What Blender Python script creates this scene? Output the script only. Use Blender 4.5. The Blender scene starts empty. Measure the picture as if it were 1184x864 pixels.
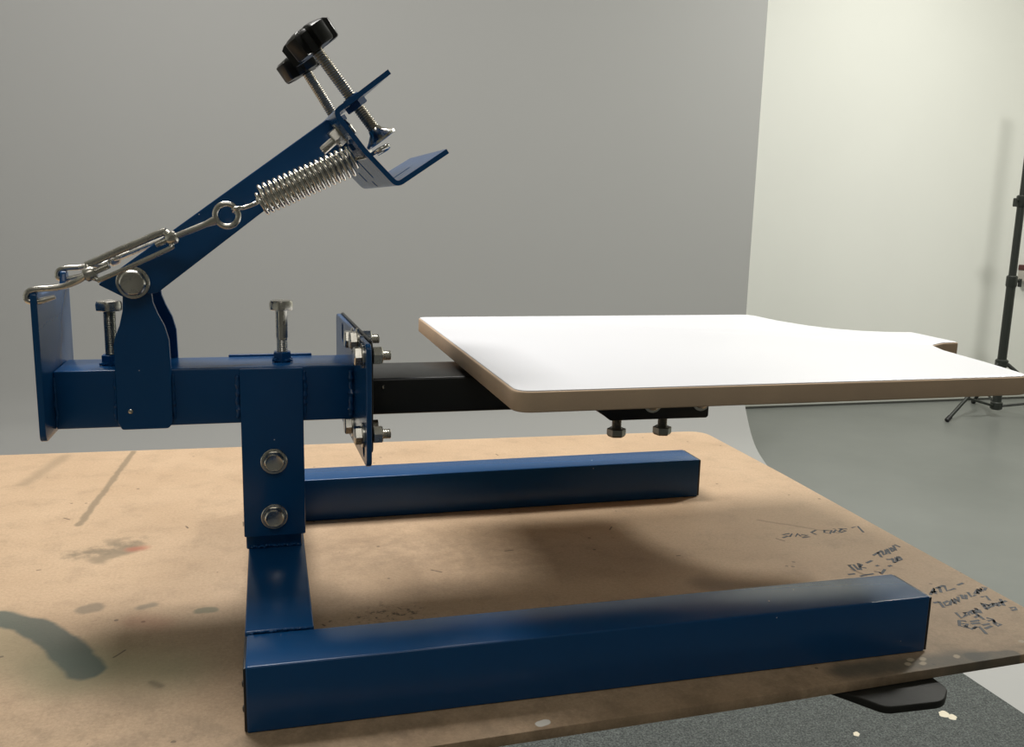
import bpy, bmesh, math, random
from mathutils import Vector, Matrix, Euler
random.seed(7)
# All lengths below are millimetres measured from the near left foot of the press on the
# board's top face; the floor lies 750 mm below the board.
MM = 0.001
LIFT = 750.0
R = math.radians
COL = bpy.context.scene.collection

def W(p):
    return Vector((p[0] * MM, p[1] * MM, (p[2] + LIFT) * MM))

# ------------------------------------------------------------------ mesh helpers (mm)
def V(*a): return Vector(a)

def add_poly_prism(bm, pts, off, bevel=0, seg=2, far_shift=None):
    """closed polygon pts (3D, mm) extruded by vector off"""
    n0 = len(bm.verts)
    a = [bm.verts.new(p) for p in pts]
    b = [bm.verts.new(Vector(p) + Vector(off) + (Vector(far_shift.get(i, (0, 0, 0))) if far_shift else Vector())) for i, p in enumerate(pts)]
    n = len(pts)
    fs = [bm.faces.new(a), bm.faces.new(list(reversed(b)))]
    for i in range(n):
        fs.append(bm.faces.new((a[i], b[i], b[(i + 1) % n], a[(i + 1) % n])))
    bmesh.ops.recalc_face_normals(bm, faces=fs)
    if bevel:
        es = list({e for f in fs for e in f.edges})
        es = [e for e in es if e.calc_face_angle(0) > R(35)]
        bmesh.ops.bevel(bm, geom=es, offset=bevel, segments=seg, profile=0.5, affect='EDGES', clamp_overlap=True)
    return bm

def add_box(bm, x0, x1, y0, y1, z0, z1, bevel=0, seg=2):
    return add_poly_prism(bm, [(x0, y0, z0), (x1, y0, z0), (x1, y1, z0), (x0, y1, z0)], (0, 0, z1 - z0), bevel, seg)

def frame(d):
    d = Vector(d).normalized()
    u = d.cross(Vector((0, 1, 0)))
    if u.length < 0.05: u = d.cross(Vector((1, 0, 0)))
    u.normalize(); v = d.cross(u).normalized()
    return d, u, v

def add_lathe(bm, p0, axis, prof, n=32, rot=0, lobes=None):
    """prof: list of (distance along axis, radius); n=6 gives a hexagon"""
    d, u, v = frame(axis); p0 = Vector(p0)
    rings = []
    for t, r in prof:
        c = p0 + d * t
        ring = []
        for k in range(n):
            a = 2 * math.pi * k / n + rot
            rr = r * (lobes(a) if lobes else 1)
            ring.append(bm.verts.new(c + u * rr * math.cos(a) + v * rr * math.sin(a)))
        rings.append(ring)
    fs = []
    for A, B in zip(rings, rings[1:]):
        for k in range(n):
            fs.append(bm.faces.new((A[k], A[(k + 1) % n], B[(k + 1) % n], B[k])))
    fs.append(bm.faces.new(rings[0])); fs.append(bm.faces.new(rings[-1]))
    bmesh.ops.recalc_face_normals(bm, faces=fs)
    return bm

def add_cyl(bm, p0, p1, r, n=24, ch=0):
    p0, p1 = Vector(p0), Vector(p1); L = (p1 - p0).length
    prof = [(0, r - ch), (ch, r), (L - ch, r), (L, r - ch)] if ch else [(0, r), (L, r)]
    return add_lathe(bm, p0, p1 - p0, prof, n)

def add_thread(bm, p0, p1, r, pitch=1.5, depth=0.5, n=20):
    p0, p1 = Vector(p0), Vector(p1); L = (p1 - p0).length
    prof = [(0, r - depth)]; t = 0
    while t + pitch < L:
        prof += [(t + pitch * .25, r - depth), (t + pitch * .6, r), (t + pitch * .75, r)]; t += pitch
    prof.append((L, r - depth))
    return add_lathe(bm, p0, p1 - p0, prof, n)

def smooth_path(pts, sub=6, closed=False):
    pts = [Vector(p) for p in pts]; out = []; n = len(pts)
    rng = range(n if closed else n - 1)
    for i in rng:
        g = (lambda k: pts[k % n]) if closed else (lambda k: pts[max(0, min(n - 1, k))])
        p0, p1, p2, p3 = g(i - 1), g(i), g(i + 1), g(i + 2)
        for s in range(sub):
            t = s / sub
            out.append(0.5 * ((2 * p1) + (p2 - p0) * t + (2 * p0 - 5 * p1 + 4 * p2 - p3) * t * t + (-p0 + 3 * p1 - 3 * p2 + p3) * t ** 3))
    if not closed: out.append(pts[-1])
    return out

def add_tube(bm, path, r, n=12, closed=False):
    path = [Vector(p) for p in path]; N = len(path)
    rad = r if callable(r) else (lambda t: r)
    tans = []
    for i in range(N):
        a = path[(i - 1) % N] if closed or i else path[0]
        b = path[(i + 1) % N] if closed or i < N - 1 else path[-1]
        tans.append((b - a).normalized())
    u = frame(tans[0])[1]; rings = []
    for i in range(N):
        t = tans[i]; u = (u - t * u.dot(t)).normalized(); v = t.cross(u)
        rr = rad(i / max(1, N - 1))
        rings.append([bm.verts.new(path[i] + (u * math.cos(2 * math.pi * k / n) + v * math.sin(2 * math.pi * k / n)) * rr) for k in range(n)])
    fs = []
    for i in range(N if closed else N - 1):
        A, B = rings[i], rings[(i + 1) % N]
        for k in range(n):
            fs.append(bm.faces.new((A[k], A[(k + 1) % n], B[(k + 1) % n], B[k])))
    if not closed:
        fs.append(bm.faces.new(rings[0])); fs.append(bm.faces.new(rings[-1]))
    bmesh.ops.recalc_face_normals(bm, faces=fs)
    return bm

def add_bead(bm, p0, p1, r=3.0, step=4.0, seed=1, flat=None):
    rnd = random.Random(seed); p0, p1 = Vector(p0), Vector(p1)
    n = max(2, int((p1 - p0).length / step)); q = []
    for i in range(n + 1):
        c = p0.lerp(p1, i / max(1, n)) + Vector([rnd.uniform(-.6, .6) for _ in range(3)])
        q.append((c, r * rnd.uniform(.7, 1.15)))
    sub = 4; P = smooth_path([p for p, _ in q], sub); k = len(P) - 1
    def rad(t):
        s = t * (len(q) - 1); i = min(int(s), len(q) - 2); f = s - i
        w = .5 - .5 * math.cos(2 * math.pi * s)
        e = min(1, .45 + 3 * min(t, 1 - t) * 4)
        return (q[i][1] * (1 - f) + q[i + 1][1] * f) * (1 - .42 * w) * e
    return add_tube(bm, P, rad, 10)

def round_poly(pts, rads, seg=6):
    """2D polygon with each corner rounded by its radius"""
    out = []; n = len(pts)
    for i in range(n):
        p = Vector(pts[i]); a = Vector(pts[i - 1]); b = Vector(pts[(i + 1) % n]); r = rads[i] if isinstance(rads, (list, tuple)) else rads
        if r <= 0: out.append(p); continue
        da = (a - p); db = (b - p); la, lb = da.length, db.length; da.normalize(); db.normalize()
        ang = da.angle(db); t = min(r / math.tan(ang / 2), la * .48, lb * .48)
        A = p + da * t; B = p + db * t
        for k in range(seg + 1):
            s = k / seg
            out.append((1 - s) ** 2 * A + 2 * s * (1 - s) * p + s * s * B)
    return out

def new(): return bmesh.new()

def obj(name, bm, mat, parent=None, origin=None, kind=None, label=None, sharp=32):
    bmesh.ops.remove_doubles(bm, verts=bm.verts, dist=1e-4)
    vs = [v.co for v in bm.verts]
    if origin is None:
        lo = Vector([min(v[i] for v in vs) for i in range(3)]); hi = Vector([max(v[i] for v in vs) for i in range(3)])
        origin = (lo + hi) / 2
    origin = Vector(origin)
    for v in bm.verts: v.co = (v.co - origin) * MM
    for f in bm.faces: f.smooth = True
    for e in bm.edges:
        if len(e.link_faces) == 2 and e.calc_face_angle(0) > R(sharp): e.smooth = False
    me = bpy.data.meshes.new(name); bm.to_mesh(me); bm.free()
    mats = mat if isinstance(mat, (list, tuple)) else [mat]
    for m in mats: me.materials.append(m)
    o = bpy.data.objects.new(name, me); COL.objects.link(o)
    w = W(origin)
    if parent:
        o.parent = parent; o.location = w - ORG[parent.name]
    else:
        o.location = w
    ORG[o.name] = w
    if kind: o['kind'] = kind
    if label: o['label'] = label
    return o
ORG = {}

def thing(name, loc, label, cat, group=None):
    o = bpy.data.objects.new(name, None); COL.objects.link(o); o.location = W(loc); o.empty_display_size = .02
    o['label'] = label; o['category'] = cat; ORG[o.name] = W(loc)
    if group: o['group'] = group
    return o

def cut(o, cutters):
    """boolean holes; cutters = list of bmesh in mm world coordinates"""
    for c in cutters:
        for v in c.verts: v.co = (v.co * MM + Vector((0, 0, LIFT * MM))) - ORG[o.name]
        bmesh.ops.recalc_face_normals(c, faces=c.faces)
        me = bpy.data.meshes.new('cutter'); c.to_mesh(me); c.free()
        co = bpy.data.objects.new('cutter', me); COL.objects.link(co)
        par = o.parent; loc = o.location.copy(); o.parent = None; o.location = (0, 0, 0)
        m = o.modifiers.new('b', 'BOOLEAN'); m.object = co; m.operation = 'DIFFERENCE'; m.solver = 'EXACT'
        bpy.context.view_layer.update()
        dg = bpy.context.evaluated_depsgraph_get()
        nm = bpy.data.meshes.new_from_object(o.evaluated_get(dg))
        o.modifiers.clear(); old = o.data; o.data = nm; nm.name = old.name
        o.parent = par; o.location = loc
        bpy.data.objects.remove(co); bpy.data.meshes.remove(me)

# ------------------------------------------------------------------ materials
class NT:
    def __init__(s, name):
        s.m = bpy.data.materials.new(name); s.m.use_nodes = True; s.t = s.m.node_tree
        s.b = s.t.nodes['Principled BSDF']
    def n(s, typ, **kw):
        nd = s.t.nodes.new(typ)
        for k, v in kw.items():
            if k.startswith('i_'):
                key = k[2:]; key = int(key) if key.isdigit() else key.replace('_', ' ')
                nd.inputs[key].default_value = v
            else: setattr(nd, k, v)
        return nd
    def l(s, a, b): s.t.links.new(a, b)
    def coord(s, kind='Object'): return s.n('ShaderNodeTexCoord').outputs[kind]
    def noise(s, co, scale, detail=3, rough=.5, dist=0):
        nd = s.n('ShaderNodeTexNoise', i_Scale=scale, i_Detail=detail, i_Roughness=rough, i_Distortion=dist)
        s.l(co, nd.inputs['Vector']); return nd.outputs['Fac']
    def ramp(s, fac, p0, p1, c0=(0, 0, 0, 1), c1=(1, 1, 1, 1)):
        r = s.n('ShaderNodeValToRGB'); e = r.color_ramp.elements
        e[0].position = p0; e[1].position = p1; e[0].color = c0; e[1].color = c1
        s.l(fac, r.inputs[0]); return r.outputs[0]
    def math(s, op, a, b=None, c=None, clamp=False):
        m = s.n('ShaderNodeMath', operation=op); m.use_clamp = clamp
        for i, x in enumerate((a, b, c)):
            if x is None: continue
            if isinstance(x, (int, float)): m.inputs[i].default_value = x
            else: s.l(x, m.inputs[i])
        return m.outputs[0]
    def mix(s, fac, a, b, mode='MIX'):
        m = s.n('ShaderNodeMix', data_type='RGBA', blend_type=mode)
        for sock, x in ((m.inputs[0], fac), (m.inputs[6], a), (m.inputs[7], b)):
            if isinstance(x, (int, float)): sock.default_value = x
            elif isinstance(x, tuple): sock.default_value = x if len(x) == 4 else (*x, 1)
            else: s.l(x, sock)
        return m.outputs[2]
    def bump(s, h, strength=.1, dist=.001):
        b = s.n('ShaderNodeBump', i_Strength=strength, i_Distance=dist); s.l(h, b.inputs['Height']); s.l(b.outputs[0], s.b.inputs['Normal'])
    def set(s, **kw):
        for k, v in kw.items():
            k = k.replace('_', ' ')
            if isinstance(v, (int, float, tuple)): s.b.inputs[k].default_value = (*v, 1) if isinstance(v, tuple) and len(v) == 3 else v
            else: s.l(v, s.b.inputs[k])
        return s.m

def paint(name, col, rough=.32, speck=True):
    t = NT(name); co = t.coord()
    n1 = t.noise(co, 35, 2)
    c = t.mix(n1, tuple(x * .96 for x in col), tuple(x * 1.04 for x in col))
    if speck:
        v = t.n('ShaderNodeTexVoronoi', i_Scale=70.0); t.l(co, v.inputs['Vector'])
        keep = t.math('GREATER_THAN', t.noise(co, 11, 1), .6)
        dot = t.math('MULTIPLY', t.math('LESS_THAN', v.outputs['Distance'], .045), keep)
        c = t.mix(dot, c, (.6, .65, .7, 1))
    t.bump(t.noise(co, 350, 1), .03, .0002)
    rr = t.ramp(t.noise(co, 60, 3), .3, .7, (rough - .015,) * 3 + (1,), (rough + .02,) * 3 + (1,))
    return t.set(Base_Color=c, Roughness=rr, IOR=1.5, Specular_IOR_Level=.4)

def metal(name, col, rough=.25, bump=.1):
    t = NT(name); co = t.coord()
    c = t.mix(t.noise(co, 120, 3, .5), tuple(x * .88 for x in col), tuple(min(1, x * 1.08) for x in col))
    rr = t.ramp(t.noise(co, 90, 2), .3, .7, (max(.05, rough - .05),) * 3 + (1,), (rough + .06,) * 3 + (1,))
    t.bump(t.noise(co, 300, 2), bump * .4, .0002)
    return t.set(Base_Color=c, Metallic=1.0, Roughness=rr)

def plain(name, col, rough=.5, var=.08, scale=40, bump=0, bscale=300, **kw):
    t = NT(name); co = t.coord()
    c = t.mix(t.noise(co, scale, 4), tuple(x * (1 - var) for x in col), tuple(min(1, x * (1 + var)) for x in col))
    if bump: t.bump(t.noise(co, bscale, 3), bump, .0005)
    return t.set(Base_Color=c, Roughness=rough, **kw)

BLUE = paint('blue_enamel', (.005, .066, .2), .25)
BLACKP = paint('black_satin_paint', (.012, .013, .013), .35, False)
STEEL = metal('zinc_plated_steel', (.62, .60, .54), .27)
BRIGHT = metal('bright_spring_wire', (.72, .70, .64), .2, .05)
DARKST = metal('dull_bolt_steel', (.34, .34, .30), .33)
SCREW = metal('screw_steel', (.52, .48, .41), .35)
KNOB = plain('black_moulded_plastic', (.012, .012, .011), .3, bump=.05)
CAP = plain('black_end_plug', (.01, .011, .012), .45)

def mdf(name, a, b):
    t = NT(name); co = t.coord()
    c = t.mix(t.noise(co, 500, 4, .7), a, b)
    c = t.mix(t.ramp(t.noise(co, 18, 3), .35, .7), c, tuple(x * .8 for x in b))
    t.bump(t.noise(co, 900, 2), .15, .0003)
    return t.set(Base_Color=c, Roughness=.75)
MDF = mdf('raw_mdf_edge', (.55, .40, .265), (.66, .49, .34))
LAMINATE = plain('white_laminate', (.80, .81, .85), .4, .01, 5)
# ------------------------------------------------------------------ hardboard sheet
def board_material():
    t = NT('worn_hardboard'); co = t.coord()
    c = t.mix(t.ramp(t.noise(co, 7, 5, .6), .3, .72), (.52, .365, .23), (.62, .45, .295))
    c = t.mix(t.ramp(t.noise(co, 330, 5, .8), .32, .62), t.mix(.38, c, (.26, .16, .09)), c)
    c = t.mix(t.math('MULTIPLY', t.ramp(t.noise(co, 95, 6, .8), .62, .70), .45), c, (.17, .11, .065))
    sep = t.n('ShaderNodeSeparateXYZ'); t.l(co, sep.inputs[0])
    # faint grime, stronger along the front strip that people lean on
    g = t.ramp(t.noise(co, 26, 6, .7), .5, .72)
    front = t.math('SUBTRACT', 1.0, t.math('DIVIDE', t.math('ADD', sep.outputs[1], .05), .07), None, True)
    c = t.mix(t.math('MULTIPLY', g, t.math('MULTIPLY_ADD', front, .5, .22)), c, (.14, .10, .065))
    c = t.mix(t.math('MULTIPLY', front, .35), c, (.20, .135, .085))
    warp = t.n('ShaderNodeTexNoise', i_Scale=45.0, i_Detail=4.0); t.l(co, warp.inputs['Vector'])
    def mark(c, a, b, r, soft, col, k, wob=.004, gate=None):
        """a stroke, drip or smear from a to b (mm on the board), radius r"""
        wv = t.n('ShaderNodeVectorMath', operation='MULTIPLY_ADD')
        t.l(warp.outputs['Color'], wv.inputs[0]); wv.inputs[1].default_value = (wob * 2, wob * 2, 0); t.l(co, wv.inputs[2])
        sub = t.n('ShaderNodeVectorMath', operation='SUBTRACT'); t.l(wv.outputs[0], sub.inputs[0])
        sub.inputs[1].default_value = (a[0] * MM + wob, a[1] * MM + wob, 0)
        fl = t.n('ShaderNodeVectorMath', operation='MULTIPLY'); t.l(sub.outputs[0], fl.inputs[0]); fl.inputs[1].default_value = (1, 1, 0)
        d = Vector((b[0] - a[0], b[1] - a[1], 0)) * MM; L2 = max(d.length_squared, 1e-9)
        dot = t.n('ShaderNodeVectorMath', operation='DOT_PRODUCT'); t.l(fl.outputs[0], dot.inputs[0]); dot.inputs[1].default_value = d / L2
        h = t.math('MULTIPLY', dot.outputs['Value'], 1.0, None, True)
        sc = t.n('ShaderNodeVectorMath', operation='SCALE'); sc.inputs[0].default_value = d; t.l(h, sc.inputs['Scale'])
        df = t.n('ShaderNodeVectorMath', operation='SUBTRACT'); t.l(fl.outputs[0], df.inputs[0]); t.l(sc.outputs[0], df.inputs[1])
        ln = t.n('ShaderNodeVectorMath', operation='LENGTH'); t.l(df.outputs[0], ln.inputs[0])
        mr = t.n('ShaderNodeMapRange', interpolation_type='SMOOTHSTEP'); t.l(ln.outputs['Value'], mr.inputs[0])
        mr.inputs[1].default_value = (r + soft) * MM; mr.inputs[2].default_value = max(0, r - soft) * MM
        mr.inputs[3].default_value = 0; mr.inputs[4].default_value = k
        f = mr.outputs[0]
        if gate is not None: f = t.math('MULTIPLY', f, gate)
        return f if c is None else t.mix(f, c, col)
    gate = t.ramp(t.noise(co, 60, 4, .6), .35, .6)
    fine = t.ramp(t.noise(co, 130, 5, .75), .53, .62)
    c = mark(c, (-125, 130), (-60, 105), 25, 40, (.19, .20, .10), .6)
    band = None
    for p, q, rr in (((-280, 245), (-215, 233), 12), ((-215, 233), (-180, 208), 13), ((-180, 208), (-150, 170), 14), ((-150, 170), (-122, 118), 15)):
        f = mark(None, p, q, rr, 3, None, .82)
        band = f if band is None else t.math('MAXIMUM', band, f)
    c = mark(c, (-260, 240), (-130, 110), 30, 22, (.22, .22, .12), .45)
    c = t.mix(band, c, (.055, .088, .078))
    vs = t.n('ShaderNodeTexVoronoi', i_Scale=38.0); t.l(co, vs.inputs['Vector'])
    sp = t.math('MULTIPLY', t.math('LESS_THAN', vs.outputs['Distance'], .075), t.math('GREATER_THAN', t.noise(co, 13, 2), .53))
    c = t.mix(t.math('MULTIPLY', sp, .7), c, (.12, .085, .055))
    left = t.math('SUBTRACT', 1.0, t.math('DIVIDE', t.math('ADD', sep.outputs[1], .0), .14), None, True)
    c = t.mix(t.math('MULTIPLY', left, t.ramp(t.noise(co, 32, 6, .75), .45, .75, (0, 0, 0, 1), (.65, .65, .65, 1))), c, (.20, .15, .09))
    c = mark(c, (-70, 88), (-64, 80), 3, 3, (.15, .12, .07), .7)
    c = mark(c, (-40, -30), (-30, -22), 7, 4, (.13, .13, .07), .6)
    c = mark(c, (-172, 780), (-189, 467), 4, 2, (.20, .155, .10), .7)
    c = mark(c, (-262, 770), (-285, 640), 9, 8, (.30, .22, .14), .6)
    c = mark(c, (-165, 378), (-130, 395), 20, 10, (.22, .17, .11), .85, .02, gate)
    c = mark(c, (-150, 355), (-120, 385), 10, 6, (.22, .17, .11), .7, .01)
    c = mark(c, (-122, 378), (-112, 380), 6, 6, (.45, .12, .07), .55)
    c = mark(c, (-142, 233), (-136, 236), 9, 3, (.20, .16, .11), .7)
    c = mark(c, (-95, 227), (-86, 230), 5, 3, (.20, .17, .12), .7)
    c = mark(c, (-43, 208), (-33, 209), 6, 2, (.16, .17, .11), .7)
    c = mark(c, (-95, 200), (-75, 190), 12, 12, (.40, .17, .10), .35)
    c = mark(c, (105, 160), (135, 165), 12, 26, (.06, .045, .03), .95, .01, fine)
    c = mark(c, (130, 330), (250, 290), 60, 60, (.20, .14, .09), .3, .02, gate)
    c = mark(c, (440, 170), (500, 140), 16, 12, (.16, .11, .07), .5)
    c = mark(c, (590, 330), (660, 270), 2, 1.5, (.26, .18, .11), .6)
    c = mark(c, (608, 170), (612, 155), 2, 1, (.22, .14, .07), .7)
    c = mark(c, (545, 490), (600, 560), 3, 3, (.35, .22, .14), .5)
    c = mark(c, (470, -14), (592, -19), 13, 9, (.085, .085, .068), .75, .006)
    c = mark(c, (592, -18), (630, -20), 7, 2, (.085, .085, .068), .72, .003)
    for p in ((528, -16), (535, -10), (541, -17), (546, -11), (578, -14), (655, -2)):
        c = mark(c, p, (p[0] + 2, p[1] + 1), 2.4, .8, (.55, .45, .32), .9, .002)
    c = mark(c, (205, -33), (209, -32), 3.6, .6, (.75, .72, .66), 1, .002)
    c = mark(c, (-215, 198), (-212, 198), 3, 1, (.6, .5, .35), .9)
    for _ in range(16):
        x, y = random.uniform(-240, 700), random.uniform(60, 700); a = random.uniform(0, 3.1)
        L = random.uniform(2, 16); c = mark(c, (x, y), (x + L * math.cos(a), y + L * math.sin(a)), .9, .6, (.09, .06, .04), .8, .002)
    t.bump(t.noise(co, 450, 4), .3, .0005)
    return t.set(Base_Color=c, Roughness=.62, Specular_IOR_Level=.35)

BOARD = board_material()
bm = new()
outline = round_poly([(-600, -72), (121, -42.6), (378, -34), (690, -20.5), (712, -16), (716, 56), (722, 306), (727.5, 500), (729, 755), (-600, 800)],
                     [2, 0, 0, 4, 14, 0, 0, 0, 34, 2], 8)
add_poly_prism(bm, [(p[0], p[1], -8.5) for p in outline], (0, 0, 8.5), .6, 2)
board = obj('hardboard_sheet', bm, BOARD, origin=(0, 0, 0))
board['label'] = 'stained tan hardboard sheet lying flat under the blue press'; board['category'] = 'board'

STROKES = [[(611.6, 181.9), (609.2, 168.4)],
 [(611.6, 181.9), (617.6, 183.0), (614.2, 169.7)],
 [(624.5, 184.0), (616.9, 169.1)],
 [(624.5, 184.0), (626.7, 181.2), (620.4, 175.4), (624.4, 172.2)],
 [(635.2, 184.2), (643.9, 188.2)],
 [(656.7, 201.9), (673.5, 211.2)],
 [(666.4, 207.5), (661.9, 195.8)],
 [(672.8, 208.7), (668.0, 199.6), (674.2, 203.4), (679.9, 212.4)],
 [(683.6, 214.3), (677.9, 202.6)],
 [(688.2, 216.0), (684.2, 206.4), (689.5, 210.5), (691.1, 216.9)],
 [(697.3, 222.0), (691.4, 210.1)],
 [(701.0, 223.9), (702.3, 218.4)],
 [(640.1, 174.6), (642.2, 175.1)],
 [(652.8, 171.0), (656.0, 172.3)],
 [(663.6, 188.1), (667.3, 187.3)],
 [(670.8, 189.0), (664.6, 178.1), (670.6, 181.7), (676.2, 190.4)],
 [(679.7, 192.2), (672.4, 181.4), (679.4, 184.8), (681.6, 191.8)],
 [(596.5, 160.6), (602.7, 160.7)],
 [(606.1, 154.1), (613.6, 156.1)],
 [(614.5, 155.9), (622.2, 156.6)],
 [(631.3, 159.2), (631.1, 154.8), (642.1, 163.9)],
 [(646.5, 100.1), (660.1, 111.7), (653.0, 100.7)],
 [(650.3, 103.4), (656.5, 104.9)],
 [(663.3, 111.8), (673.3, 115.3)],
 [(666.8, 112.4), (660.5, 102.5)],
 [(675.0, 114.9), (668.5, 103.7), (680.2, 106.6)],
 [(690.5, 113.8), (698.5, 116.4)],
 [(636.2, 82.4), (640.9, 83.3)],
 [(642.2, 83.0), (638.0, 72.3)],
 [(651.9, 83.0), (645.3, 80.4), (642.7, 74.4), (648.7, 75.8)],
 [(650.1, 77.5), (658.9, 85.4), (654.8, 77.2)],
 [(655.7, 77.1), (662.9, 86.6), (661.3, 79.0), (668.6, 88.6)],
 [(675.5, 91.9), (670.7, 84.1), (674.0, 83.4), (679.7, 91.0)],
 [(686.8, 95.7), (682.6, 86.4), (689.1, 89.1)],
 [(692.1, 92.5), (700.1, 99.1), (695.5, 91.8)],
 [(695.8, 92.5), (703.0, 100.6), (700.4, 94.9), (707.5, 101.7), (704.5, 96.1)],
 [(710.9, 103.1), (714.4, 102.4), (707.8, 97.5)],
 [(692.8, 84.2), (698.5, 85.0), (694.8, 76.6)],
 [(680.7, 71.0), (676.1, 60.4)],
 [(680.7, 71.0), (684.0, 69.1), (678.8, 65.6), (681.4, 62.0), (676.6, 60.3)],
 [(684.4, 66.3), (690.7, 68.9), (687.1, 63.8), (682.3, 62.9), (684.4, 66.3)],
 [(691.9, 68.6), (695.5, 69.8), (692.3, 64.6), (688.8, 64.6), (691.9, 68.6)],
 [(699.7, 68.9), (695.7, 67.8), (696.9, 65.2), (692.9, 63.7)],
 [(706.7, 75.3), (699.3, 63.2)],
 [(700.5, 68.7), (708.6, 70.9)],
 [(701.4, 57.0), (707.0, 57.7), (703.6, 52.7), (699.1, 52.5)],
 [(640.7, 58.6), (637.5, 48.4), (645.5, 52.1)],
 [(648.8, 56.9), (653.4, 57.8), (650.0, 52.9), (646.0, 52.7), (648.8, 56.9)],
 [(661.0, 59.9), (656.1, 58.3), (654.1, 53.9), (658.7, 55.5), (661.0, 59.9), (656.6, 49.0), (651.9, 47.1)],
 [(666.3, 62.5), (667.3, 59.3), (664.4, 53.9), (661.7, 55.3), (666.3, 62.5)],
 [(658.1, 50.1), (656.8, 42.4)],
 [(636.1, 42.5), (631.4, 44.3), (624.2, 35.3), (627.1, 31.2), (634.3, 37.3), (630.4, 38.1)],
 [(628.8, 34.2), (629.9, 27.1), (637.7, 30.6)],
 [(633.5, 28.0), (640.8, 29.9), (636.6, 17.2)],
 [(641.7, 40.3), (649.9, 41.0)],
 [(639.0, 36.3), (646.6, 36.4)],
 [(647.4, 32.0), (653.9, 33.0)],
 [(644.4, 25.7), (652.5, 28.4)],
 [(662.2, 43.1), (664.8, 40.7), (661.8, 32.4), (664.3, 29.4), (658.8, 27.1), (659.8, 32.8), (665.0, 38.8), (658.8, 38.4)],
 [(600.8, 280.7), (591.5, 278.9), (595.6, 273.7), (587.1, 270.3)],
 [(596.8, 272.0), (604.7, 279.9), (603.2, 270.7), (611.2, 278.6), (610.0, 270.8)],
 [(614.3, 274.3), (620.4, 271.6), (612.7, 269.5), (619.5, 266.7), (609.7, 265.8)],
 [(638.5, 284.4), (629.2, 278.8), (630.9, 272.5)],
 [(649.0, 282.3), (657.7, 280.6), (648.9, 271.1), (644.6, 275.7), (649.0, 282.3)],
 [(655.0, 273.6), (663.9, 280.9), (662.5, 273.6), (672.1, 282.3)],
 [(677.7, 281.2), (669.8, 284.3), (673.2, 275.2), (664.7, 272.4)],
 [(687.7, 283.8), (697.3, 286.6), (691.4, 267.9)]]
INK = plain('blue_black_marker_ink', (.035, .042, .06), .6)
def add_stroke(bm, pts, w):
    w = w * 1.5
    P = [Vector((p[0], p[1], .12)) for p in pts]
    L = []
    for i, p in enumerate(P):
        d = (P[min(i + 1, len(P) - 1)] - P[max(i - 1, 0)]).normalized()
        s = Vector((-d.y, d.x, 0)) * w / 2
        if i == 0: p = p - d * w * .4
        if i == len(P) - 1: p = p + d * w * .4
        L.append((bm.verts.new(p - s), bm.verts.new(p + s)))
    for a, b in zip(L, L[1:]): 
        f = bm.faces.new((a[0], b[0], b[1], a[1]))
        if f.normal.z < 0: f.normal_flip()
groups = {'upper': STROKES[59:], 'middle': STROKES[:21], 'lower': STROKES[21:59]}
for g in ('upper', 'middle', 'lower'):
    bm = new()
    for s in groups[g]: add_stroke(bm, s, 2.0 if g != 'upper' else 1.8)
    r = bmesh.ops.extrude_face_region(bm, geom=bm.faces[:])
    for v in [v for v in r['geom'] if isinstance(v, bmesh.types.BMVert)]: v.co.z = .05
    obj('handwriting', bm, INK, board, label='dark blue marker handwriting')

# ------------------------------------------------------------------ the press
PR = thing('screen_printing_press', (25, 239, 0), 'blue steel tabletop screen printing press with white platen and raised spring arm', 'screen printing press')

def tube(name, x0, x1, y0, y1, z0, z1, mat=BLUE, parent=PR, bev=1.6, **kw):
    bm = new(); add_box(bm, x0, x1, y0, y1, z0, z1, bev, 3); return obj(name, bm, mat, parent, **kw)

L, WD = 559.9, 477.9
for y0 in (0, WD - 50):
    f = tube('base_foot', 1.5, L - 2.5, y0, y0 + 50, .2, 50)
    for x0, x1 in ((L - 3.5, L), (0, 2.5)):
        bm = new(); add_box(bm, x0, x1, y0 + .8, y0 + 49.2, 1.0, 49.2, .9, 2); obj('end_cap', bm, CAP, f, label='black plastic end plug')
    if y0 == 0:
        bm = new()
        for z in (14, 33): add_lathe(bm, (.5, 10, z), (-1, 0, 0), [(0, 2.6), (1.2, 2.4), (1.8, 1.2)], 16)
        obj('rivet', bm, CAP, f)
cm = tube('cross_member', 0.3, 50.5, 51.5, WD - 51.5, .6, 51.2)
bm = new(); add_bead(bm, (4, 51, 50.5), (47, 51, 50.5), 1.0, 1.6, 3); obj('weld_bead', bm, BLUE, cm)

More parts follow.
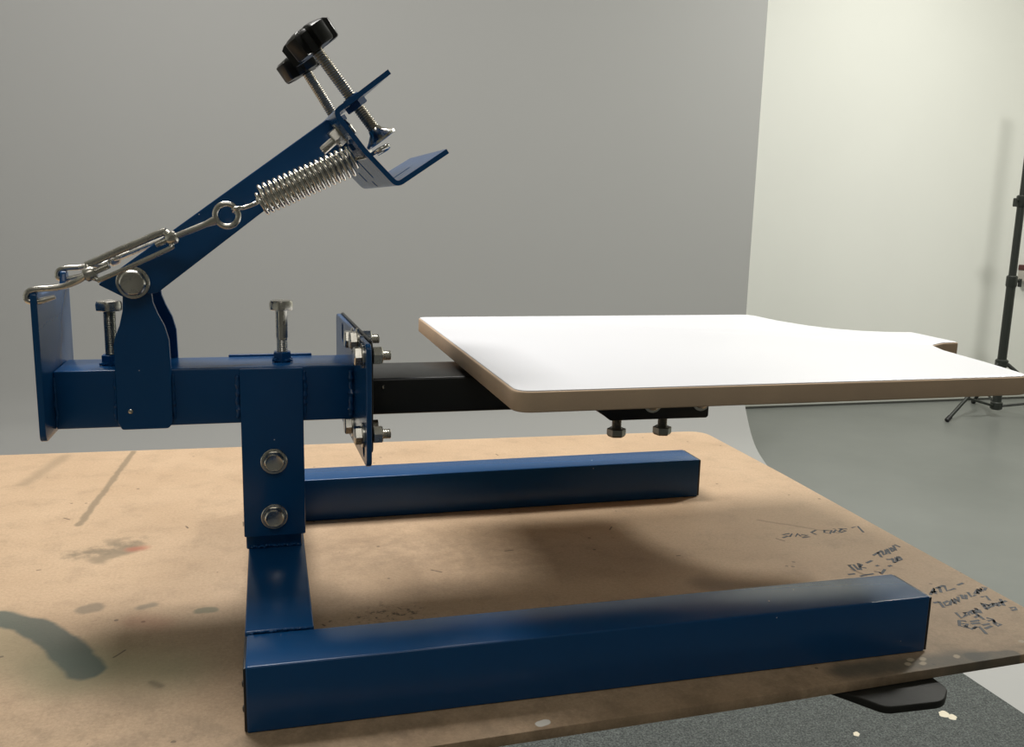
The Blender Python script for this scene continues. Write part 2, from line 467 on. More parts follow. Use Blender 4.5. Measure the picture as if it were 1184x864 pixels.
# beam, upright and sleeve
BY0, BY1 = 216, 276
beam = tube('horizontal_beam', -152, 97, BY0, BY1, 171, 221)
up = tube('upright_post', -1.5, 48, 221, 271, 50.5, 120)
bm = new(); add_bead(bm, (1, 220.5, 53.2), (46, 220.5, 53.2), 1.9, 2.2, 5); obj('weld_bead', bm, BLUE, up)
sl = new()
add_box(sl, -2.8, 51.2, 210.5, 215.7, 66, 220.5, 1.2, 2)
add_box(sl, -2.8, 1.5, 214, 279, 66, 170.6, 1.2, 2)
add_box(sl, 46.8, 51.2, 214, 279, 66, 170.6, 1.2, 2)
add_box(sl, -2.8, 51.2, 276.4, 281.5, 66, 220.5, 1.2, 2)
slv = obj('upright_sleeve', sl, BLUE, PR)
def hex_bolt_y(x, y, z, rw, rh, h, parent, mat=STEEL, name='hex_bolt'):
    """flanged hex head facing the camera side (-y)"""
    bm = new()
    add_lathe(bm, (x, y, z), (0, -1, 0), [(0, rw), (1.6, rw), (2.2, rw - .6), (2.2, rw - 1.5)], 40)
    add_lathe(bm, (x, y - 2.1, z), (0, -1, 0), [(0, rh + 1.2), (1.0, rh + 1.0), (h - 1, rh * 1.0), (h, rh * .88), (h - .5, rh * .72), (h - .6, .1)], 36,
              lobes=lambda a: 1 - .02 * (1 + math.cos(6 * a)))
    return obj(name, bm, mat, parent, sharp=40)
for x, z in ((24.6, 136.3), (23.8, 84.6)):
    hex_bolt_y(x, 210.4, z, 11.6, 8.6, 5.5, slv)
bm = new()
add_bead(bm, (-4.6, 215.4, 214), (-4.9, 215.4, 176), 3.2, 6.5, 11); obj('weld_bead', bm, BLUE, slv)
bm = new(); add_bead(bm, (52.6, 215.4, 217), (52.8, 215.4, 174), 2.8, 6.5, 12); obj('weld_bead', bm, BLUE, slv)
# small mounting strap visible behind the top of the beam
tube('top_plate', -14, 62, 277, 281, 206, 222.6, bev=.6)

# left end plate with two raised ears
def ear_outline():
    return round_poly([(180, 168.9), (304, 168.9), (304, 299), (293, 299), (288, 287), (200, 287), (194, 291.5), (180, 290)], [7, 7, 5, 5, 6, 6, 4, 4], 5)
bm = new(); add_poly_prism(bm, [(-157.2, p[0], p[1]) for p in ear_outline()], (5, 0, 0), .7, 2)
ep = obj('end_plate', bm, BLUE, PR)
def ycyl(x0, x1, y, z, r, n=20):
    b = new(); add_cyl(b, (x0, y, z), (x1, y, z), r, n); return b
cut(ep, [ycyl(-165, -140, 183.5, 283.6, 2.6), ycyl(-165, -140, 298, 291.5, 2.6)])
bm = new()
add_bead(bm, (-151, 215.4, 216), (-151, 215.4, 174), 1.7, 6, 21)
obj('weld_bead', bm, BLUE, ep)

# pivot bracket: two waisted cheeks welded to the beam
half = [(-102.8, 176), (-99.6, 170.2), (-62.6, 170.2), (-59, 174.6), (-58.6, 222), (-59.2, 247), (-62.2, 259), (-67.4, 270), (-70.6, 279), (-71.6, 290), (-72, 301), (-94.5, 301), (-93.8, 285), (-94.6, 272), (-97.5, 260), (-101.6, 250), (-103, 243)]
for y0 in (209.6, 277):
    bm = new(); add_poly_prism(bm, [(p[0], y0, p[1]) for p in round_poly(half, 3, 3)], (0, 5.6, 0), .5, 1)
    pb = obj('pivot_bracket', bm, BLUE, PR)
    bm = new()
    yy = 214.3 if y0 < 240 else 277.7
    add_bead(bm, (-104.4, yy + (.8 if y0 < 240 else -.8), 214), (-104.6, yy + (.8 if y0 < 240 else -.8), 178), 1.9, 6, int(y0)); obj('weld_bead', bm, BLUE, pb)
    bm = new(); add_bead(bm, (-57.6, yy + (.8 if y0 < 240 else -.8), 216), (-57.6, yy + (.8 if y0 < 240 else -.8), 178), 1.9, 6, int(y0) + 1); obj('weld_bead', bm, BLUE, pb)
    if y0 < 240:
        bm = new(); add_lathe(bm, (-92.2, 209.8, 186.3), (0, -1, 0), [(0, 2.1), (.8, 2.0), (1.3, 1.2), (1.5, .1)], 20); obj('rivet', bm, STEEL, pb, label='small bright rivet')

# lock bolts on the beam with nuts welded beneath them
def lock_bolt(x, y, z0, threaded):
    root = new()
    if threaded: add_thread(root, (x, y, z0 + 7), (x, y, 269), 5.1, 1.6, .5)
    else:
        add_thread(root, (x, y, z0 + 7), (x, y, z0 + 22), 5.0, 1.5, .4); add_cyl(root, (x, y, z0 + 22), (x, y, 269), 5.3, 28)
    b = obj('lock_bolt', root, STEEL if not threaded else DARKST, PR)
    bm = new(); add_lathe(bm, (x, y, 268.5), (0, 0, 1), [(0, 10.2), (.4, 10.9), (5.6, 11.2), (8.2, 10.2), (8.8, 8.2), (8.9, .1)], 36, .2,
                          lobes=lambda a: 1 - .06 * (1 + math.cos(6 * a)) / 2)
    obj('bolt_head', bm, STEEL, b, sharp=28)
    bm = new(); add_lathe(bm, (x, y, z0), (0, 0, 1), [(0, 8.6), (8.5, 8.6), (9.2, 7.6), (9.2, 5)], 6, .5)
    add_bead(bm, (x - 9, y - 6, z0 + 1.5), (x + 9, y - 7, z0 + 1.5), 2.2, 2.6, int(x) & 63); add_bead(bm, (x - 9, y + 6, z0 + 1.5), (x + 9, y + 7, z0 + 1.5), 2.2, 2.6, 5)
    obj('welded_nut', bm, BLUE, b, sharp=28)
lock_bolt(-110.5, 246, 221, True)
lock_bolt(34.3, 246, 221, False)

# lifting arm: folded channel of two tapering cheeks and a thin top web
arm_out = [(-111.4, 294.7), (74.5, 434.6), (91.5, 412.2), (15.4, 352.2), (-66, 287.6), (-93, 284.6)]
bm = new()
for y0 in (203.6, 283.4):
    add_poly_prism(bm, [(p[0], y0, p[1]) for p in round_poly(arm_out, [1, 1, 1, 0, 0, 2], 2)], (0, 5, 0), .6, 1)
add_poly_prism(bm, [(-104, 207.5, 297.2), (74, 207.5, 431.2), (75.5, 207.5, 429.4), (-102, 207.5, 295.2)], (0, 77, 0), 0)
arm = obj('lift_arm', bm, BLUE, PR)
pv = hex_bolt_y(-84.3, 203.4, 296.4, 13.2, 10.2, 5.5, PR, STEEL, 'pivot_bolt')
bm = new(); add_cyl(bm, (-84.3, 204, 296.4), (-84.3, 296, 296.4), 6, 24); add_lathe(bm, (-84.3, 288.6, 296.4), (0, 1, 0), [(0, 11), (8, 11), (8.6, 9)], 6)
obj('pivot_shaft', bm, STEEL, pv)

# screen clamp: bent plate, turned a degree about the vertical
YAW = R(1.2); D = Vector((-math.sin(YAW), math.cos(YAW), 0)); E1 = Vector((math.cos(YAW), math.sin(YAW), 0))
P0 = Vector((100, 145, 0)); CW = 206.0
def HC(u, z, off=0): return P0 + E1 * (u - 100) / math.cos(YAW) + D * off + Vector((0, 0, z))
# centre line of the bent section, near end
sec = [(119.6, 468.0), (93.8, 447.6), (76.8, 434.8), (99.5, 406.8), (125.8, 380.4), (167.2, 408.9)]
cl = round_poly([Vector(s) for s in sec], [0, 0, 5, 0, 6, 0], 5)
def thick(cl, h):
    A, B = [], []
    for i, p in enumerate(cl):
        d = (cl[min(i + 1, len(cl) - 1)] - cl[max(0, i - 1)]).normalized(); n = Vector((-d.y, d.x))
        A.append(p + n * h); B.append(p - n * h)
    return A + B[::-1]
prof = thick(cl, 2.0)
bm = new()
n = len(prof)
fshift = {}
for i, p in enumerate(prof):
    if p.x > 150: fshift[i] = tuple(-D * 34)
add_poly_prism(bm, [tuple(HC(p.x, p.y)) for p in prof], tuple(D * CW), 0, far_shift=fshift)
clamp = obj('screen_clamp', bm, BLUE, PR)
wd = (Vector((125.8, 380.4)) - Vector((76.8, 434.8))).normalized(); wn = Vector((-wd.y, wd.x))  # along the wall / across it
ld = (Vector((167.2, 408.9)) - Vector((125.8, 380.4))).normalized(); ln_ = Vector((-ld.y, ld.x))
def slot(a, b, nrm, off, w):
    a, b = Vector(a), Vector(b); q = []
    bmx = new(); pts = []
    for p in (a, b):
        for s in (-6, 6):
            c = p + nrm * s; pts.append(c)
    q = [pts[0], pts[1], pts[3], pts[2]]
    add_poly_prism(bmx, [tuple(HC(c.x, c.y, off)) for c in q], tuple(D * w), 0); return bmx
cc = Vector((125.8, 380.4))
cut(clamp, [slot(cc - wd * 40, cc - wd * 12, wn, 66, 6.5), slot(cc - wd * 20, cc - wd * 9, wn, 126, 6.5),
            slot(cc - wd * 8.5, cc - wd * 2, wn, 92, 6.5), slot(cc + ld * 10, cc + ld * 27, ln_, 60, 7.5),
            slot(cc - wd * 47, cc - wd * 41, wn, 20, 26), slot(cc - wd * 47, cc - wd * 41, wn, 150, 26)])

# clamp screws: star knob, threaded shaft, swivel foot
def clamp_screw(off, top, through, foot_end, kr, sr):
    a = HC(*top, off); b = HC(*foot_end, off); d = (b - a).normalized()
    bm = new(); add_thread(bm, a + d * 5, b, sr, 1.9, .75, 20); s = obj('clamp_screw', bm, SCREW, PR)
    bm = new()
    lob = lambda A: 1 - .42 * min(1, max(0, (.1 - math.cos(5 * (A + off * .007))) * 2.4))
    add_lathe(bm, a - d * 7, d, [(-2.5, .1), (-2, kr * .5), (0, kr * .86), (2.0, kr), (16, kr * .97), (17.5, kr * .92), (18, kr * .5), (18.2, 5), (18.4, 4)], 120, off * .01 + .4, lobes=lob)
    obj('star_knob', bm, KNOB, s, label='black star knob', sharp=40)
    t = HC(*through, off)
    bm = new(); add_lathe(bm, t + d * 1.8, d, [(0, 9.5), (4.6, 9.5), (5.2, 8.4)], 6, .3)
    add_lathe(bm, t - d * 1.6, -d, [(0, 8), (2.0, 7), (2.2, 5)], 24)
    obj('welded_nut', bm, BLUE, s, sharp=28)
    bm = new(); add_lathe(bm, b - d * 3, d, [(0, 5.2), (3, 6.2), (7, 11), (9, 14.2), (11, 14.0), (11.6, 12), (10.6, 3)], 36)
    fo = obj('swivel_foot', bm, BRIGHT, s, label='bright cup shaped foot')
    return s
clamp_screw(25, (59.3, 491.6), (93.6, 446.9), (112.2, 423.5), 22.5, 5.0)
clamp_screw(165, (61.0, 494.0), (92.5, 445.5), (112.0, 414.5), 24.0, 5.0)

# bolt through the clamp wall
def HW(t, h, off):  # t along wall from bend, h outward to the left/up of the wall
    q = Vector((76.8, 434.8)) + wd * t - wn * 0
    nn = wn if wn.x < 0 else -wn
    q = q + nn * h; return HC(q.x, q.y, off)
for off in (40,):
    a0 = HW(16, 2.0, off); a1 = HW(16, 24, off); dd = (a1 - a0).normalized()
    bm = new(); add_cyl(bm, a0 - dd * 8, a1, 3.6, 20, .6)
    add_lathe(bm, a0, dd, [(0, 9.8), (1.6, 9.8), (1.7, 6)], 32)
    add_lathe(bm, a0 + dd * 1.7, dd, [(0, 7.6), (.6, 8.2), (6.6, 8.2), (7.4, 7.2), (7.5, 4)], 6, .4)
    add_lathe(bm, a0 - dd * 4.2, -dd, [(0, 8), (5, 8), (5.6, 7)], 6, .4)
    obj('wall_bolt', bm, STEEL, clamp, sharp=28)

# spring and turnbuckle sets, one each side of the arm
def spring_set(y, dzl, ysh=0, hz=0, flat=False):
    def P(x, z, dy=0):
        t = max(0, min(1, (93.6 - x) / 250.0)); return Vector((x, y + dy + ysh * t, z + dzl * t))
    a, b = P(17.0, 364.2), P(95.0, 401.0)
    d = (b - a).normalized(); u = Vector((0, 1, 0)); u = (u - d * u.dot(d)).normalized(); v = d.cross(u)
    turns = 19; Rr = 11.2; pts = []
    ctr = lambda s: a.lerp(b, s)
    ringc = P(-7.7, 353.2)
    pts += smooth_path([ringc + d * 8.2 + u * 5.5 - v * 3, ringc + d * 6 + v * 1.5 + u * 2, ringc + d * 9 + v * 2 - u * 3, ringc + d * 15, a - d * 3 + v * 0], 6)
    N = turns * 20
    for i in range(N + 1):
        s = i / N; an = 2 * math.pi * turns * s
        rr = Rr * min(1, .15 + i / 14, .15 + (N - i) / 14)
        pts.append(ctr(s) + (u * math.cos(an) + v * math.sin(an)) * rr)
    fy = -1 if y < 246 else 1
    q1 = Vector((103.5, y - fy * -16, 402.6)); q2 = Vector((109.8, 246 + fy * 108.5, 406.8)); q3 = Vector((115.5, 246 + fy * 108.5, 409.6))
    pts += smooth_path([b + d * 2, q1, q2, q3, Vector((117.6, 246 + fy * 104, 410.2)), Vector((116, 246 + fy * 98, 408.5)), Vector((110, 246 + fy * 97, 405))], 6)
    bm = new(); add_tube(bm, pts, lambda t: 1.65 if t < .94 else 1.65 + min(.6, (t - .94) * 20), 10)
    sp = obj('extension_spring', bm, BRIGHT, PR, label='bright steel extension spring', sharp=60)
    # eye bolt
    bm = new(); ring = []
    for k in range(32):
        an = 2 * math.pi * k / 32; ring.append(ringc + d * 9.0 * math.cos(an) + v * 9.0 * math.sin(an))
    add_tube(bm, ring, 2.3, 12, True)
    e1 = P(-54, 332.6)
    st = ringc - d * 9.6
    pth = [st.lerp(e1, s / 10) for s in range(11)]
    add_tube(bm, pth, lambda t: 2.5 + 1.2 * max(0, 1 - t * 5), 12)
    ey = obj('eye_bolt', bm, STEEL, PR, sharp=50)
    # turnbuckle body
    L0, L1 = P(-113.4, 304.9), P(-50.0, 334.4); dd = (L1 - L0).normalized(); w = Vector((0, -1, 0)); up_ = dd.cross(Vector((0, 1, 0))); up_ = up_ if up_.z > 0 else -up_
    side = Vector((0, 1, 0)) if flat else (up_ * .93 + Vector((0, 1, 0)) * .38).normalized()
    bm = new()
    add_tube(bm, smooth_path([L0 + side * 1.5, L0 + dd * 2 + side * 6.2, L0 + dd * 7 + side * 7.6, L1 - dd * 8 + side * 7.6, L1 - dd * 3 + side * 6.0, L1 + side * 1.5], 5), 3.0, 12)
    add_tube(bm, smooth_path([L0 - side * 1.5, L0 + dd * 4 - side * 6.4, L0 + dd * 10 - side * 8.0, L1 - dd * 8 - side * 7.4, L1 - dd * 3 - side * 5.2, L1 - side * 1.5], 5), 1.9, 12)
    add_lathe(bm, L0 - dd * 3.5, dd, [(0, 4.2), (1, 5.4), (7, 5.6), (9, 4.2)], 12)
    add_lathe(bm, L1 - dd * 4.5, dd, [(0, 4.0), (2, 5.4), (7, 5.4), (8.5, 4)], 12)
    add_thread(bm, L0 + dd * 5, L0 + dd * 17, 2.6, 1.2, .4, 16)
    add_thread(bm, L1 - dd * 14, L1 - dd * 3, 2.5, 1.2, .4, 16)
    tb = obj('turnbuckle', bm, STEEL, PR, sharp=40)
    # hook over the ear of the end plate
    yy = 183.5 if dzl == 0 else 298
    bm = new()
    hp = [L0 - dd * 2, Vector((-122.5, yy - 1, 299.3 + hz * .6)), Vector((-131, yy, 295.6 + hz)), Vector((-140.5, yy, 293.6 + hz)), Vector((-151, yy, 292.8 + hz)), Vector((-157.5, yy, 291.2 + hz)), Vector((-160.2, yy, 287.2 + hz)), Vector((-158.6, yy, 283.4 + hz)), Vector((-152, yy, 283.0 + hz)), Vector((-146, yy, 284.6 + hz)), Vector((-139.5, yy, 286.6 + hz))]
    add_tube(bm, smooth_path(hp, 5), lambda t: 2.5 if t < .85 else 2.5 - (t - .85) * 6, 12)
    obj('hook', bm, STEEL, tb, sharp=50)
spring_set(172, 0, 9)
spring_set(312, 4.5, -13, 8.5, True)

# registration plates at the joint of beam and platen arm
def face_plate(x0, x1, y0, y1, z0, z1, mat, rad=8):
    bm = new(); o2 = round_poly([(y0, z0), (y1, z0), (y1, z1), (y0, z1)], rad, 5)
    add_poly_prism(bm, [(x0, p[0], p[1]) for p in o2], (x1 - x0, 0, 0), .6, 1); return bm
def zslot(x0, x1, y, z0, z1, w):
    b = new(); add_poly_prism(b, [(x0, p[0], p[1]) for p in round_poly([(y - w, z0), (y + w, z0), (y + w, z1), (y - w, z1)], w * .95, 4)], (x1 - x0, 0, 0)); return b
YS = 2.0  # the joint sits two degrees out of square
jr = thing  # noqa
def yawpts(bm, ang, piv):
    m = Matrix.Translation(piv) @ Matrix.Rotation(ang, 4, 'Z') @ Matrix.Translation(-Vector(piv))
    bmesh.ops.transform(bm, matrix=m, verts=bm.verts); return bm
PIV = Vector((99, 246, 0)); YA = R(2.0)
bp = obj('joint_plate', yawpts(face_plate(95.2, 99.6, 134, 358, 147.5, 252, BLUE), YA, PIV), BLUE, PR)
cs = [yawpts(zslot(85, 110, y, z0, z1, 6.0), YA, PIV) for y, z0, z1 in ((152, 153, 180), (152, 232, 247.5), (222, 228, 249), (300, 230, 249), (300, 158, 182))]
cut(bp, cs)
kp = obj('joint_plate', yawpts(face_plate(99.8, 102.6, 146, 356, 156, 253.5, BLACKP), YA, PIV), BLACKP, PR, label='black steel joint plate')
for y, z in ((152, 172), (152, 240), (181, 249), (215, 245), (222, 164)):
    if True:
        bm = new()
        add_lathe(bm, (95.0, y, z), (-1, 0, 0), [(0, 10.5), (1.6, 10.5), (1.7, 7)], 32)
        add_lathe(bm, (93.3, y, z), (-1, 0, 0), [(0, 7.2), (.4, 8.2), (5.4, 8.2), (6.2, 7.0), (6.3, .1)], 6, .5)
        if y != 181:
            add_lathe(bm, (102.8, y, z), (1, 0, 0), [(0, 7.2), (.5, 8.1), (7.4, 8.1), (8.2, 7.0), (8.3, 4)], 6, .3)
            add_thread(bm, (103, y, z), (118, y, z), 4.2, 1.3, .4)
        add_cyl(bm, (94, y, z), (105, y, z), 4.0, 16)
        obj('joint_bolt', yawpts(bm, YA, PIV), STEEL, PR, sharp=28)
bm = new()
add_bead(bm, (94.0, 215.2, 217), (93.8, 215.2, 174), 2.9, 6.5, 31)
obj('weld_bead', bm, BLUE, beam)

# black platen arm and its saddle
pa = tube('platen_arm', 103, 452, 208, 292, 175.9, 209.6, BLACKP, bev=2.5, label='black rectangular steel arm')
bm = new(); add_bead(bm, (122, 206.9, 203.5), (122.4, 206.9, 200.5), 1.1, 1.5, 6); obj('bare_metal_nick', bm, STEEL, pa, label='small bare metal chip')
bm = new()
so = [(322, 178), (341.5, 163.4), (444, 162.6), (446, 164.4), (446.3, 213), (322, 213)]
for y0 in (201.5, 294.5):
    add_poly_prism(bm, [(p[0], y0, p[1]) for p in so], (0, 4.5, 0), .8, 2)
add_box(bm, 343, 444, 203, 297, 162.8, 167.2, .6, 1)
add_box(bm, 330, 446, 206, 290, 209.8, 215.1, .4, 1)
sad = obj('platen_saddle', bm, BLACKP, PR)
for x in (385, 437):
    bm = new(); add_lathe(bm, (x, 201.6, 179.5), (0, -1, 0), [(0, 9.5), (1.2, 9.5), (1.3, 7), (4, 6.6), (5.4, 4.6), (5.8, .1)], 32); obj('button_screw', bm, STEEL, sad)
for x in (358, 407.8):
    bm = new()
    add_thread(bm, (x, 226, 166), (x, 226, 148), 4.9, 1.4, .4)
    add_lathe(bm, (x, 226, 149.4), (0, 0, -1), [(0, 8.6), (.6, 9.6), (6.4, 9.6), (8.4, 8.2), (8.6, .1)], 6, .25)
    obj('lock_bolt', bm, DARKST, sad, sharp=28)

# platen: MDF board faced in white laminate, with a collar tab at its free end
plo = [(197, 28), (663, 28), (679, 100), (690.5, 168), (704, 202), (730, 217), (752.5, 219), (755, 299), (728, 303), (700, 314), (676, 335), (660, 366), (648, 415), (644.5, 480), (197, 480)]
plr = [16, 20, 0, 30, 24, 20, 5, 5, 25, 25, 25, 40, 40, 18, 10]
P2 = round_poly(plo, plr, 7)
bm = new(); add_poly_prism(bm, [(p[0], p[1], 215.2) for p in P2], (0, 0, 16), 1.4, 3)
pl = obj('platen', bm, MDF, PR, label='raw brown MDF platen core')
def inset(P, d):
    out = []; n = len(P)
    for i in range(n):
        t = (P[(i + 1) % n] - P[i - 1]); t.normalize(); out.append(P[i] + Vector((-t.y, t.x)) * d)
    return out
bm = new(); add_poly_prism(bm, [(p[0], p[1], 230.6) for p in inset(P2, 1.6)], (0, 0, 1.4), .4, 2)
obj('platen_face', bm, LAMINATE, pl, label='smooth white laminate face')
# ------------------------------------------------------------------ black press platen that carries the sheet
RUB = plain('black_rubbed_steel', (.016, .016, .013), .6, .4, 60, .3, 150, Specular_IOR_Level=.3)
ST = thing('carousel_press', (420, 330, -750), 'black pedestal press whose rounded platen tip sticks out under the hardboard sheet', 'press')
bm = new()
tip = round_poly([(455, -22), (478, -56), (530, -58), (547, -42), (549, 420), (380, 420), (380, 60)], [10, 14, 20, 14, 20, 20, 30], 6)
add_poly_prism(bm, [(p[0], p[1], -15.7) for p in tip], (0, 0, 6.5), 1.2, 3)
obj('lower_platen', bm, RUB, ST)
bm = new()
tip2 = round_poly([(-300, 60), (-100, 60), (-100, 560), (-300, 560)], 20, 5)
add_poly_prism(bm, [(p[0], p[1], -15.7) for p in tip2], (0, 0, 6.5), 1.2, 3)
obj('lower_platen', bm, RUB, ST)
bm = new(); add_box(bm, -220, 500, 300, 360, -62, -16, 3, 2); obj('platen_arm', bm, RUB, ST)
bm = new(); add_cyl(bm, (200, 330, -735), (200, 330, -62), 45, 32); obj('pedestal', bm, RUB, ST)
bm = new(); add_box(bm, -60, 460, 150, 510, -749.2, -735, 3, 2); obj('pedestal_base', bm, RUB, ST)

# ------------------------------------------------------------------ floor mat
def mat_material():
    t = NT('speckled_carpet'); co = t.coord()
    a = t.ramp(t.noise(co, 230, 4, .85), .42, .66, (.03, .034, .034, 1), (.16, .18, .17, 1))
    b = t.ramp(t.noise(co, 60, 2, .6), .3, .7, (.75, .75, .75, 1), (1, 1, 1, 1))
    c = t.mix(1.0, a, b, 'MULTIPLY')
    t.bump(t.noise(co, 160, 3), .6, .003)
    return t.set(Base_Color=c, Roughness=.9)
bm = new()
mo = round_poly([(-700, -900), (1690, -900), (1664, 1180), (-700, 1180)], 8, 3)
add_poly_prism(bm, [(p[0], p[1], -749.5) for p in mo], (0, 0, 7), 2, 2)
mt = obj('floor_mat', bm, mat_material()); mt['label'] = 'dark grey speckled carpet mat on the floor below the sheet'; mt['category'] = 'mat'
PD = plain('dried_cream_paint', (.66, .60, .47), .6)
for x, y, s in ((1483, 955, 13), (1493, 940, 11), (1236, 930, 8)):
    bm = new()
    add_lathe(bm, (x, y, -742.7), (0, 0, 1), [(0, s), (.8, s * .9), (1.2, s * .3)], 24, lobes=lambda a: 1 + .18 * math.sin(2 * a) + .08 * math.sin(5 * a))
    obj('paint_drip', bm, PD, mt, label='dried cream paint drip')

# ------------------------------------------------------------------ room
def shell(name, bm, mat): return obj(name, bm, mat, kind='structure')
def wall_mat(name, col, var=.03, rough=.8):
    t = NT(name); co = t.coord()
    c = t.mix(t.noise(co, 1.3, 4, .6), tuple(x * (1 - var) for x in col), tuple(x * (1 + var) for x in col))
    t.bump(t.noise(co, 120, 3), .05, .001)
    return t.set(Base_Color=c, Roughness=rough)
WALL = wall_mat('white_wall_paint', (.86, .87, .82))
YW = 4000
bm = new(); add_box(bm, -3500, 6200, YW, YW + 120, -750, 2400); shell('wall_back', bm, WALL)
bm = new(); add_box(bm, 6200, 6320, -3500, YW + 120, -750, 2400); shell('wall_right', bm, WALL)
DIM = wall_mat('dark_bounce_cut', (.22, .22, .21))  # dark tone for the unseen front wall, chosen to cut bounced fill light
bm = new(); add_box(bm, -3620, -3500, -3500, YW + 120, -750, 2400); shell('wall_left', bm, WALL)
bm = new(); add_box(bm, -3620, 6320, -3620, -3500, -750, 2400); shell('wall_front', bm, DIM)
bm = new(); add_box(bm, -3620, 6320, -3620, YW + 120, 2400, 2500); shell('ceiling', bm, wall_mat('ceiling_paint', (.7, .7, .66)))
def floor_material():
    t = NT('sealed_concrete'); co = t.coord()
    c = t.mix(t.ramp(t.noise(co, 1.6, 5, .6), .3, .7), (.145, .155, .145), (.18, .19, .18))
    c = t.mix(t.math('MULTIPLY', t.ramp(t.noise(co, 9, 5, .7), .55, .75), .2), c, (.2, .21, .19))
    t.bump(t.noise(co, 14, 3), .05, .004)
    return t.set(Base_Color=c, Roughness=.42)
bm = new(); add_box(bm, -3620, 6320, -3620, YW + 120, -850, -750); shell('floor', bm, floor_material())
bm = new(); add_box(bm, -3500, 6200, YW - 9, YW - .5, -749.8, -716, 1.5, 1); shell('baseboard_back', bm, wall_mat('skirting_paint', (.55, .57, .52), .02, .45))
bm = new(); add_box(bm, -3500, 6200, YW - 16, YW - 9.2, -749.9, -738, 1, 1); shell('gap_shade_strip_1', bm, plain('dark_gap_shade', (.06, .062, .055), .6))  # dark strip added to stand for the gap shadow under the baseboard
WN = plain('grey_scuff', (.30, .31, .27), .8)
# seamless grey backdrop sweeping from the wall out over the floor
XE = 2124
sw = [(3082, 2050), (3080, 600), (3078, -80), (3068, -330), (3050, -440), (3024, -513), (2963, -612), (2901, -674), (2821, -716), (2746, -739), (2676, -746), (2500, -748.4), (2000, -748.6), (900, -748.6)]
cl3 = smooth_path([Vector((0, a, b)) for a, b in sw], 6)
def sheet(bm, cl, x0, x1, h):
    A, B = [], []
    for i, p in enumerate(cl):
        d = (cl[min(i + 1, len(cl) - 1)] - cl[max(0, i - 1)]).normalized(); nn = Vector((0, -d.z, d.y))
        A.append(p); B.append(p + nn * h)
    ra = [(bm.verts.new((x0, p.y, p.z)), bm.verts.new((x1, p.y, p.z))) for p in A]
    rb = [(bm.verts.new((x0, p.y, p.z)), bm.verts.new((x1, p.y, p.z))) for p in B]
    fs = []
    for r in (ra, rb):
        for a, b in zip(r, r[1:]): fs.append(bm.faces.new((a[0], a[1], b[1], b[0])))
    for s in (0, 1):
        for i in range(len(ra) - 1): fs.append(bm.faces.new((ra[i][s], ra[i + 1][s], rb[i + 1][s], rb[i][s])))
    for i in (0, -1): fs.append(bm.faces.new((ra[i][0], ra[i][1], rb[i][1], rb[i][0])))
    bmesh.ops.recalc_face_normals(bm, faces=fs)
BD = thing('photo_backdrop', (0, 3100, -750), 'smooth grey seamless backdrop filling the wall and curving onto the floor', 'backdrop')
bm = new(); sheet(bm, cl3, -3300, XE, 1.2)
obj('backdrop_sheet', bm, wall_mat('grey_paper', (.355, .357, .348), .012, .75), BD, sharp=60)
bm = new(); add_cyl(bm, (-3350, 3086, 2060), (XE + 40, 3086, 2060), 40, 32); obj('roll_core', bm, plain('card_tube', (.35, .3, .24), .8), BD)
bm = new()
for x in (-3000, 1900): add_box(bm, x - 25, x + 25, 3110, 3160, -749.5, 2120, 2, 1); add_box(bm, x - 25, x + 25, 3060, 3160, 2095, 2125, 2, 1)
obj('roll_support', bm, BLACKP, BD)

# ------------------------------------------------------------------ light stand
SM = plain('black_stand_paint', (.018, .022, .018), .45)
SX, SY = 4035.0, 3560.0
LS = thing('light_stand', (SX, SY, -750), 'black tripod light stand near the white wall behind the platen', 'light stand')
for z0, z1, r in ((-690, 20, 24), (20, 470, 20), (470, 1210, 15)):
    bm = new(); add_cyl(bm, (SX, SY, z0), (SX, SY, z1), r, 24); obj('pole', bm, SM, LS)
for z, r in ((30, 29), (470, 27)):
    bm = new(); add_lathe(bm, (SX, SY, z - 35), (0, 0, 1), [(0, r - 4), (8, r), (58, r), (64, r - 5)], 24)
    cb = obj('collar', bm, SM, LS)
    bm = new(); s = 1 if z < 100 else -1
    add_cyl(bm, (SX + s * (r - 3), SY, z), (SX + s * (r + 26), SY - 6, z), 9, 16, 2); add_box(bm, SX + s * (r + 22) - 7, SX + s * (r + 22) + 9, SY - 14, SY + 4, z - 34, z + 12, 3, 1)
    obj('locking_knob', bm, SM, cb)
bm = new(); add_lathe(bm, (SX, SY, -705), (0, 0, 1), [(0, 24), (6, 32), (40, 32), (46, 26)], 24); obj('lower_hub', bm, SM, LS)
bm = new(); add_lathe(bm, (SX, SY, -460), (0, 0, 1), [(0, 26), (6, 34), (40, 34), (46, 26)], 24); obj('upper_hub', bm, SM, LS)
feet = [(3656, 3498), (4316, 3260), (4190, 3900)]
for fx, fy in feet:
    h = Vector((fx, fy, -738)); top = Vector((SX, SY, -440)); dd = (h - top)
    bm = new(); add_tube(bm, [top + Vector((dd.x, dd.y, 0)).normalized() * 30, h], 10.5, 14); lg = obj('leg', bm, SM, LS)
    e = dd.normalized()
    bm = new(); add_cyl(bm, h - e * 30, h + e * 8, 13.5, 16, 3); obj('rubber_tip', bm, CAP, lg)
    mid = top.lerp(h, .62)
    bm = new(); add_tube(bm, [Vector((SX, SY, -682)) + Vector((dd.x, dd.y, 0)).normalized() * 28, mid], 7, 10); obj('brace', bm, SM, lg)

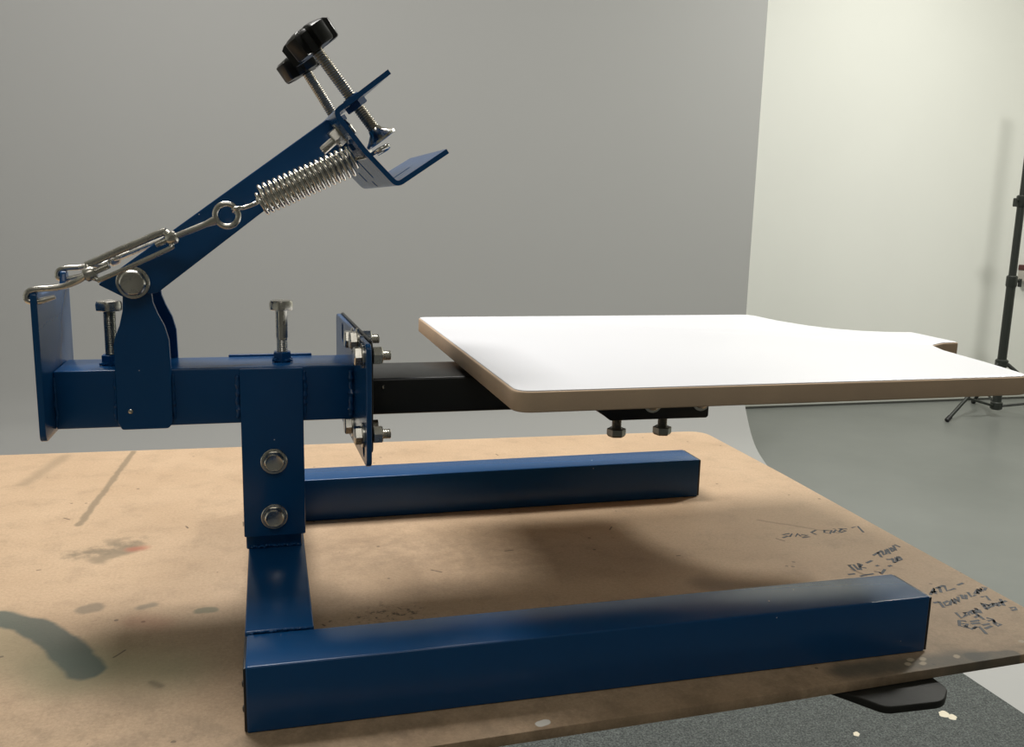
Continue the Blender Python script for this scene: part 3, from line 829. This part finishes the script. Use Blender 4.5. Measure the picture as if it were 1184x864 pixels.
# wall fitting half seen at the right edge
WF = thing('wall_bracket', (4540, 3990, 40), 'small pale box with a dark red top fixed on the white wall behind the stand', 'wall box')
bm = new(); add_box(bm, 4500, 4600, 3935, 3999.5, -6, 62, 3, 2); obj('box_body', bm, plain('pale_grey_plastic', (.5, .47, .42), .5), WF)
bm = new(); add_box(bm, 4496, 4604, 3931, 3999.5, 62.3, 94, 3, 2); obj('red_cover', bm, plain('dark_red_plastic', (.09, .02, .018), .5), WF, label='dark red cover')

# ------------------------------------------------------------------ lights
EM = {}
def room_or_fill_panel(x, y, sx, sy, power, col=(1, .96, .88), z=2385, rot=(0, 0, 0), cone=math.pi):
    ld = bpy.data.lights.new('room_or_fill_light', 'AREA'); ld.shape = 'RECTANGLE'; ld.size = sx * MM; ld.size_y = sy * MM
    ld.energy = power; ld.color = col; ld.spread = cone
    o = bpy.data.objects.new('room_or_fill_light_source', ld); COL.objects.link(o); o.location = W((x, y, z)); o.rotation_euler = rot
    return o
room_or_fill_panel(-250, 1250, 1300, 800, 74, (1, .97, .93))
room_or_fill_panel(2900, 1600, 420, 420, 84, (1, .985, .92))
room_or_fill_panel(3300, 3000, 500, 300, 13, (1, .98, .90))  # added wall wash, brightens the top of the white wall
room_or_fill_panel(5300, 2500, 500, 500, 12, (1, .97, .82))  # added weak fill from the right, no fixture known there
room_or_fill_panel(-200, -1900, 1400, 700, 13, (1, .96, .90))  # added front fill to lift the faces towards the camera

w = bpy.data.worlds.new('World'); bpy.context.scene.world = w; w.use_nodes = True
w.node_tree.nodes['Background'].inputs[0].default_value = (.9, .95, 1, 1); w.node_tree.nodes['Background'].inputs[1].default_value = .05

# ------------------------------------------------------------------ camera
cam = bpy.data.cameras.new('camera'); co = bpy.data.objects.new('camera', cam); COL.objects.link(co)
cam.sensor_width = 36; cam.sensor_fit = 'HORIZONTAL'; cam.lens = 1045.655 / 1184 * 36; cam.clip_start = .02; cam.clip_end = 60
co.location = W((22.395, -599.124, 364.998)); co.rotation_euler = (1.38905641, -0.0243507, -0.26217009)
sc = bpy.context.scene; sc.camera = co
sc.view_settings.view_transform = 'Standard'; sc.view_settings.look = 'None'; sc.view_settings.exposure = 0.0; sc.view_settings.gamma = 1
sc.view_settings.use_curve_mapping = False
